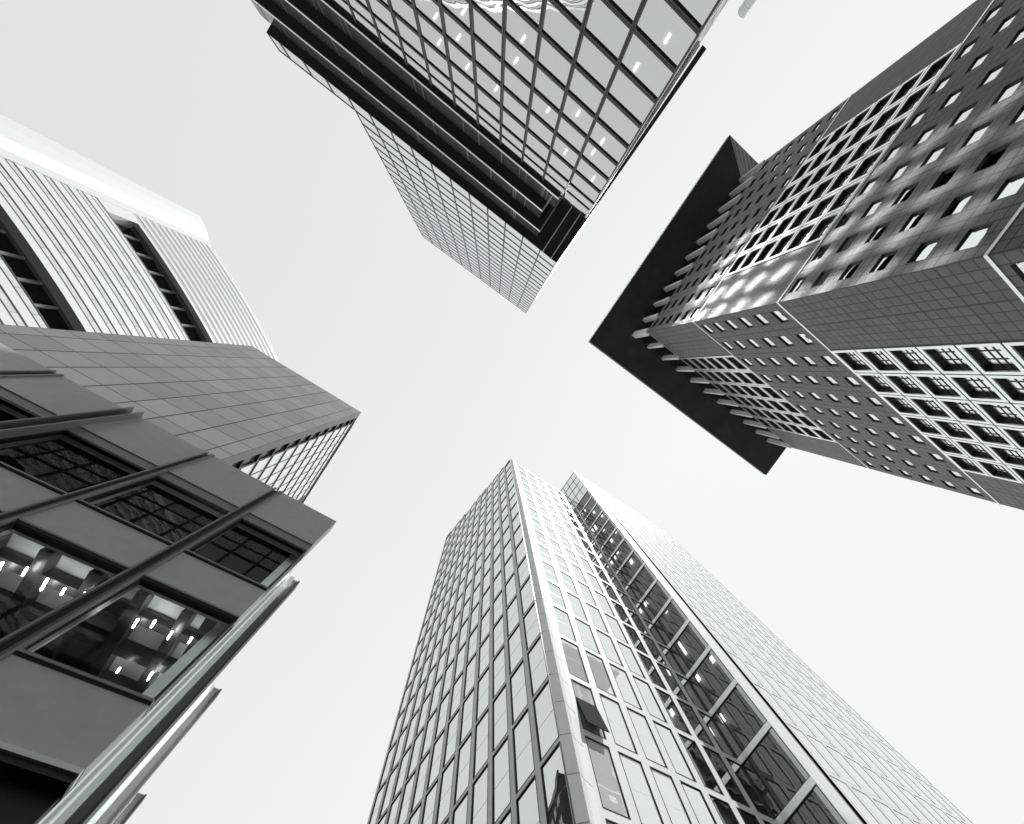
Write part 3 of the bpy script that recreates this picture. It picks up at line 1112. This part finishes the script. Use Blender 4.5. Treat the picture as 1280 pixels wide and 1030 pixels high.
# ------------------------------------------------------------------ dark office block close by
def office_block():
    U = 8.0
    root = thing("dark_office_block", "low dark office block with grey spandrel bands and lit windows at lower left", "office building", (-12, 16, 0))
    XC, Y0 = -1.63, 8.0
    ZR = 17.64
    XL = -20.0
    f = Face(XL, Y0, 0)
    S = lambda x: x - XL
    zb = [(15.08, 12.70), (11.34, 8.90)]          # window top, window bottom
    mull = [(-4.0, -3.70), (-6.38, -6.14), (-8.90, -8.56), (-11.18, -10.92), (-13.6, -13.3), (-16.0, -15.7)]
    edges = [XL] + [c for a, b in mull[::-1] for c in (a, b)] + [XC]
    bays = [(edges[i], edges[i + 1]) for i in range(0, len(edges), 2)]
    rows = [(15.50, ZR, 'spandrel'), (11.42, 12.62, 'spandrel'), (7.62, 8.82, 'spandrel')]
    for a, b in bays:
        for z0, z1, k in rows:
            sp = MB()
            f.box(sp, S(a), S(b), 0, 0.35, z0, z1, k)
            sp.build("spandrel_panel", root)
        sp = MB()
        f.box(sp, S(a), S(b), 0.03, 0.35, 15.10, 15.47, 'strip')
        f.box(sp, S(a), S(b), 0.05, 0.35, 15.47, 15.50, 'black')
        sp.build("lintel_strip", root)
        for z in (12.66, 8.86):
            tr = MB()
            f.box(tr, S(a), S(b), -0.05, 0.30, z - 0.035, z + 0.02, 'strip')
            f.box(tr, S(a), S(b), -0.02, 0.30, z - 0.075, z - 0.035, 'black')
            tr.build("sill", root)
        tr = MB()
        f.box(tr, S(a), S(b), -0.03, 0.30, 11.36, 11.41, 'strip')
        tr.build("window_head", root)
        tr = MB()
        f.box(tr, S(a), S(b), -0.05, 0.30, 7.50, 7.58, 'alu')
        f.box(tr, S(a), S(b), 0.0, 0.30, 7.40, 7.50, 'black')
        tr.build("ledge", root)
    for n, (a, b) in enumerate(mull):
        mb = MB()
        w = b - a
        out = 0.20 if n == 2 else 0.05
        top = ZR + (0.02 if n != 2 else 0.02)
        f.box(mb, S(a), S(a) + 0.04, -out, 0.35, 0, top, 'strip')
        f.box(mb, S(a) + 0.05, S(b) - 0.12, 0.05, 0.35, 0, top - 0.02, 'black')
        f.box(mb, S(b) - 0.12, S(b) - 0.05, -out * 0.3, 0.35, 0, top, 'grey_trim')
        f.box(mb, S(b) - 0.05, S(b), -out, 0.35, 0, top, 'strip')
        mb.build("mullion", root)
    w = Windows(root, 60)

    def fr(mb, fc, r):
        fc.frame(mb, r, inset(r, 0.05, 0.05, 0.05, 0.06), 0.04, 0.16, 'frame_black')

    def pn(mb, fc, r):
        i = inset(r, 0.04, 0.04, 0.04, 0.05)
        fc.quad(mb, i[0], i[1], i[2], i[3], 0.10, 'g_near')

    for a, b in bays:
        for zt, z0 in zb:
            w.add(f, S(a), S(b), z0, zt, fr, pn)
    w.build()
    # rooms: floors, coffered ceilings, back wall, lamps
    rm = MB()
    yb = Y0 + 6.0
    rm.box(XL, -2.3, yb, yb + 0.2, 0, ZR - 0.2, 'room')
    for zt, z0 in zb:
        cz = zt + 0.12
        rm.box(XL, -2.3, Y0 + 0.36, yb, cz + 0.22, cz + 0.30, 'ceiling' if zt < 13 else 'core')
        rm.box(XL, -2.3, Y0 + 0.36, yb, z0 - 0.5, z0 - 0.2, 'core')
    rm.box(XL, -2.4, Y0 + 0.36, yb, ZR - 0.3, ZR - 0.05, 'core')
    rm.build("room_shell", root)
    cb = MB()
    for zt, z0 in zb[1:]:
        cz = zt + 0.12
        x = XC - 0.95
        while x > XL:
            cb.box(x - 0.11, x + 0.11, Y0 + 0.37, yb - 0.01, cz - 0.12, cz + 0.2, 'mullion')
            x -= 0.95
        y = Y0 + 1.0
        while y < yb:
            cb.box(XL + 0.02, XC - 0.4, y - 0.10, y + 0.10, cz - 0.10, cz + 0.19, 'mullion')
            y += 0.9
    cb.build("ceiling_beam", root)
    rnd = random.Random(3)
    cz = 11.34 + 0.02
    for px, py in ((-2.2, 8.75), (-2.6, 8.8), (-3.0, 8.72), (-3.3, 8.85), (-2.5, 9.9), (-3.1, 10.1), (-1.95, 9.3), (-2.05, 10.4),
                   (-4.4, 8.75), (-4.75, 8.85), (-5.1, 8.8), (-5.5, 8.75), (-5.9, 8.85), (-6.8, 8.8), (-7.4, 8.9)):
        mb = MB()
        L_ = rnd.uniform(0.12, 0.30)
        mb.box(px - 0.013, px + 0.013, py, py + L_, cz - 0.16, cz - 0.13, 'lamp_room')
        mb.build("ceiling_lamp", root)
    mb = MB()
    mb.box(-5.6, -4.25, 8.55, 8.62, 12.78, 13.02, 'lamp')  # glowing bar added for a bright reflection in this pane
    mb.build("reflection_glow", root)
    mb = MB()
    mb.box(-5.5, -4.2, 9.4, 9.45, 13.6, 13.66, 'lamp')
    mb.build("ceiling_lamp", root)
    # black ground-floor soffit panel
    base = MB()
    f.box(base, 0, S(XC) - 0.02, 0.25, 0.6, 0, 7.40, 'black')
    for k in range(6):
        f.box(base, S(XC) - 2.5 * (k + 1), S(XC) - 2.5 * (k + 1) + 0.05, 0.23, 0.3, 0, 7.3, 'core')
    base.build("ground_floor_front", root)
    # side wall (+X) : light panels with projecting fins
    sd = MB()
    Yb = 30.0
    a0 = (-1.90, Y0 + 0.4)
    a1 = (-2.75, Yb)
    sd.poly([(a0[0], a0[1], 0), (a1[0], a1[1], 0), (a1[0], a1[1], ZR), (a0[0], a0[1], ZR)], 'white_metal')
    sd.poly([(XL, Yb, 0), (a1[0], Yb, 0), (a1[0], Yb, ZR), (XL, Yb, ZR)][::-1], 'grey_trim')
    sd.poly([(XL, Y0 + 0.4, ZR - 0.01), (a0[0], a0[1], ZR - 0.01), (a1[0], a1[1], ZR - 0.01), (XL, Yb, ZR - 0.01)], 'grey_trim')
    sd.box(-1.95, XC, Y0 + 0.36, Y0 + 0.5, 0, ZR, 'white_metal')
    sd.build("side_wall", root)
    for y, x0, x1 in ((10.8, -1.92, -1.55), (16.15, -2.22, -1.79), (21.6, -2.45, -2.0)):
        mb = MB()
        mb.box(x0, x1 - 0.06, y, y + 0.3, 0, ZR, 'grey_trim')
        mb.box(x1 - 0.06, x1, y - 0.05, y + 0.35, 0, ZR, 'mullion')
        mb.box(x0, x0 + 0.14, y - 0.10, y, 0, ZR - 0.02, 'white_metal')
        mb.build("side_fin", root)
    mb = MB()
    mb.box(-1.72, -1.68, Y0 + 0.5, Y0 + 0.62, 0, ZR - 0.02, 'black')
    mb.build("gasket", root)


# ------------------------------------------------------------------ dark block behind, seen only in the glass opposite
def rear_block():
    root = thing("rear_block", "dark block with rows of small pale windows, mirrored low in the pale stone tower", "office building", (-30, 62, 0))
    P0, P1 = (-20.6, 51.5), (-30.5, 78.0)
    L_ = math.hypot(P1[0] - P0[0], P1[1] - P0[1])
    f = Face(P0[0], P0[1], math.degrees(math.atan2(P1[1] - P0[1], P1[0] - P0[0])))
    H = 62.0
    wl = MB()
    f.box(wl, 0, L_, 0, 12, 0, H, 'core')
    f.box(wl, -0.1, L_ + 0.1, -0.15, 0.3, H - 0.6, H + 0.5, 'frame_black')
    wl.build("wall", root)
    w = Windows(root, 100)

    def fr(mb, fc, r):
        fc.frame(mb, r, inset(r, 0.08, 0.08, 0.08, 0.08), -0.06, 0.02, 'frame_black')

    def pn(mb, fc, r):
        i = inset(r, 0.06, 0.06, 0.06, 0.06)
        fc.quad(mb, i[0], i[1], i[2], i[3], -0.03, 'strip')
        fc.box(mb, (i[0] + i[1]) / 2 - 0.05, (i[0] + i[1]) / 2 + 0.05, -0.05, -0.02, i[2], i[3], 'frame_black')

    z = 3.0
    while z < H - 4:
        s = 0.8
        while s < L_ - 2:
            w.add(f, s, s + 1.5, z, z + 1.7, fr, pn)
            s += 2.6
        z += 3.4
    w.build()


# ------------------------------------------------------------------ white curved tower in the distance
def curved_tower():
    root = thing("white_curved_tower", "white curved tower with thin dark window bands and two deep black slots", "tower", (-100, 50, 0))
    ZC = 160.0
    pts = [(-93.5, 18.6)]
    hd = 26.0
    step = 1.5
    for k in range(48):
        a = math.radians(hd)
        x, y = pts[-1]
        pts.append((x + step * math.cos(a), y + step * math.sin(a)))
        hd += 0.28 * step

    def off(i, d):
        a, b = pts[max(i - 1, 0)], pts[min(i + 1, len(pts) - 1)]
        tx, ty = b[0] - a[0], b[1] - a[1]
        l = math.hypot(tx, ty)
        return (pts[i][0] - ty / l * d, pts[i][1] + tx / l * d)        # d > 0 goes into the building

    def strip(mb, z0, z1, d, key, i0=0, i1=None, uv=False):
        i1 = len(pts) - 1 if i1 is None else i1
        for i in range(i0, i1):
            a, b = off(i, d), off(i + 1, d)
            mb.poly([(a[0], a[1], z0), (b[0], b[1], z0), (b[0], b[1], z1), (a[0], a[1], z1)], key)

    def ledge(mb, z, d0, d1, key, up=True, i0=0):
        for i in range(i0, len(pts) - 1):
            a, b, c, e = off(i, d0), off(i + 1, d0), off(i + 1, d1), off(i, d1)
            q = [(a[0], a[1], z), (b[0], b[1], z), (c[0], c[1], z), (e[0], e[1], z)]
            mb.poly(q if up else q[::-1], key)

    H = ZC
    slots = [(CZ + 0.537 * H, CZ + 0.578 * H), (CZ + 0.749 * H, CZ + 0.803 * H)]
    zlow, ztop = 50.0, CZ + 0.985 * H
    fh = 3.44
    levels = []
    # walls between the slots carry window bands
    zones = [(zlow, slots[0][0]), (slots[0][1], slots[1][0]), (slots[1][1], ztop)]
    wall = MB()
    strip(wall, 0, zlow, 0, 'c_white')
    for za, zb_ in zones:
        n = max(1, round((zb_ - za) / (fh if za < slots[1][0] else 2.5)))
        h = (zb_ - za) / n
        for k in range(n):
            z0 = za + k * h
            last = (k == n - 1)
            strip(wall, z0, z0 + h * 0.50, 0, 'c_white')
            wb = MB()
            strip(wb, z0 + h * 0.50, z0 + h, 0.05, 'g_band', 1)
            strip(wb, z0 + h * 0.50, z0 + h * 0.57, -0.02, 'c_line', 1)
            strip(wb, z0 + h * 0.93, z0 + h, -0.02, 'c_line', 1)
            for i in range(1, len(pts) - 1, 2 if za > slots[1][0] else 3):
                a, b = off(i, 0.04), off(i + 1, 0.04)
                dx, dy = (b[0] - a[0]) * 0.08, (b[1] - a[1]) * 0.08
                wb.poly([(a[0], a[1], z0 + h * 0.57), (a[0] + dx, a[1] + dy, z0 + h * 0.57), (a[0] + dx, a[1] + dy, z0 + h * 0.91), (a[0], a[1], z0 + h * 0.91)], 'strip')
            wb.build("window_band", root)
            strip(wall, z0 + h * 0.50, z0 + h, 0.0, 'c_white', 0, 1)
    # slots: deep recess, dark soffit, black glass, white posts
    for z0, z1 in slots:
        sl = MB()
        D = 2.3
        strip(sl, z0, z1, D, 'g_slot', 3)
        ledge(sl, z1, 0, D, 'soffit_dark', False, 3)
        ledge(sl, z0, 0, D, 'c_white', True, 3)
        a, b = off(3, 0), off(3, D)
        sl.poly([(a[0], a[1], z0), (b[0], b[1], z0), (b[0], b[1], z1), (a[0], a[1], z1)], 'c_white')
        strip(sl, z1 - 2.2, z1, 0.02, 'core', 3)
        s_ = sl.build("sky_garden_slot", root)
        strip(wall, z0, z1, 0, 'c_white', 0, 3)
        for i in range(5, len(pts) - 1, 3):
            pb = MB()
            a, b = off(i, D - 0.35), off(i + 1, D - 0.35)
            dx, dy = (b[0] - a[0]) * 0.30, (b[1] - a[1]) * 0.30
            c, d = off(i, D - 0.02), off(i + 1, D - 0.02)
            ex, ey = (d[0] - c[0]) * 0.30, (d[1] - c[1]) * 0.30
            q = [(a[0], a[1]), (a[0] + dx, a[1] + dy), (c[0] + ex, c[1] + ey), (c[0], c[1])]
            pb.hexa([(x, y, z0) for x, y in q], [(x, y, z1) for x, y in q], 'c_white')
            pb.build("post", s_)
    strip(wall, ztop, CZ + 0.995 * H, 0, 'c_white')
    wall.build("curved_wall", root)
    # smooth rounded pier at the left end
    pier = MB()
    a0 = off(0, 0)
    prof = [off(1, -0.25), (a0[0] - 0.4, a0[1] - 0.55), (-95.2, 16.2), (-97.0, 14.5), (-98.8, 13.2), (-100.2, 13.1), (-101.2, 14.2), (-102, 17.0), (-104, 30)]
    for a, b in zip(prof, prof[1:]):
        pier.poly([(b[0], b[1], 0), (a[0], a[1], 0), (a[0], a[1], CZ + H), (b[0], b[1], CZ + H)], 'c_white')
    b = off(1, 1.5)
    a = prof[0]
    pier.poly([(a[0], a[1], 0), (b[0], b[1], 0), (b[0], b[1], CZ + H), (a[0], a[1], CZ + H)], 'c_white')
    pier.poly([(x, y, CZ + H) for x, y in prof[::-1] + [b]], 'c_white')
    pier.build("corner_pier", root)
    cap = MB()
    back = [(pts[-1][0] - 25, pts[-1][1] + 12), (-104, 30)]
    rf = [p for p in pts] + back
    cap.poly([(x, y, CZ + 0.99 * H) for x, y in rf], 'c_white')
    for a, b in ((pts[-1], back[0]), (back[0], back[1])):
        cap.poly([(a[0], a[1], 0), (b[0], b[1], 0), (b[0], b[1], CZ + 0.99 * H), (a[0], a[1], CZ + 0.99 * H)], 'c_white')
    cap.build("roof", root)


def round_tower():
    root = thing("round_tower", "slim grey round tower tip beside the glass tower at the top edge", "tower", (3.7, -136, 0))
    mb = MB()
    n = 32
    r = 1.6
    Z = CZ + 150
    ring = [(3.75 + r * math.cos(2 * math.pi * k / n), -138.0 + r * math.sin(2 * math.pi * k / n)) for k in range(n)]
    z = 0
    while z < Z:
        zt = min(z + 4, Z)
        for k in range(n):
            a, b = ring[k], ring[(k + 1) % n]
            mb.poly([(a[0], a[1], z), (b[0], b[1], z), (b[0], b[1], zt - 0.12), (a[0], a[1], zt - 0.12)], 'limestone')
            mb.poly([(a[0], a[1], zt - 0.12), (b[0], b[1], zt - 0.12), (b[0], b[1], zt), (a[0], a[1], zt)], 'grey_trim')
        z += 4
    mb.build("shaft", root)
    tp = MB()
    tp.poly([(x, y, Z) for x, y in ring], 'grey_trim')
    tp.build("roof", root)


stone_tower()
glass_tower()
pale_tower()
panel_tower()
office_block()
rear_block()
curved_tower()
round_tower()
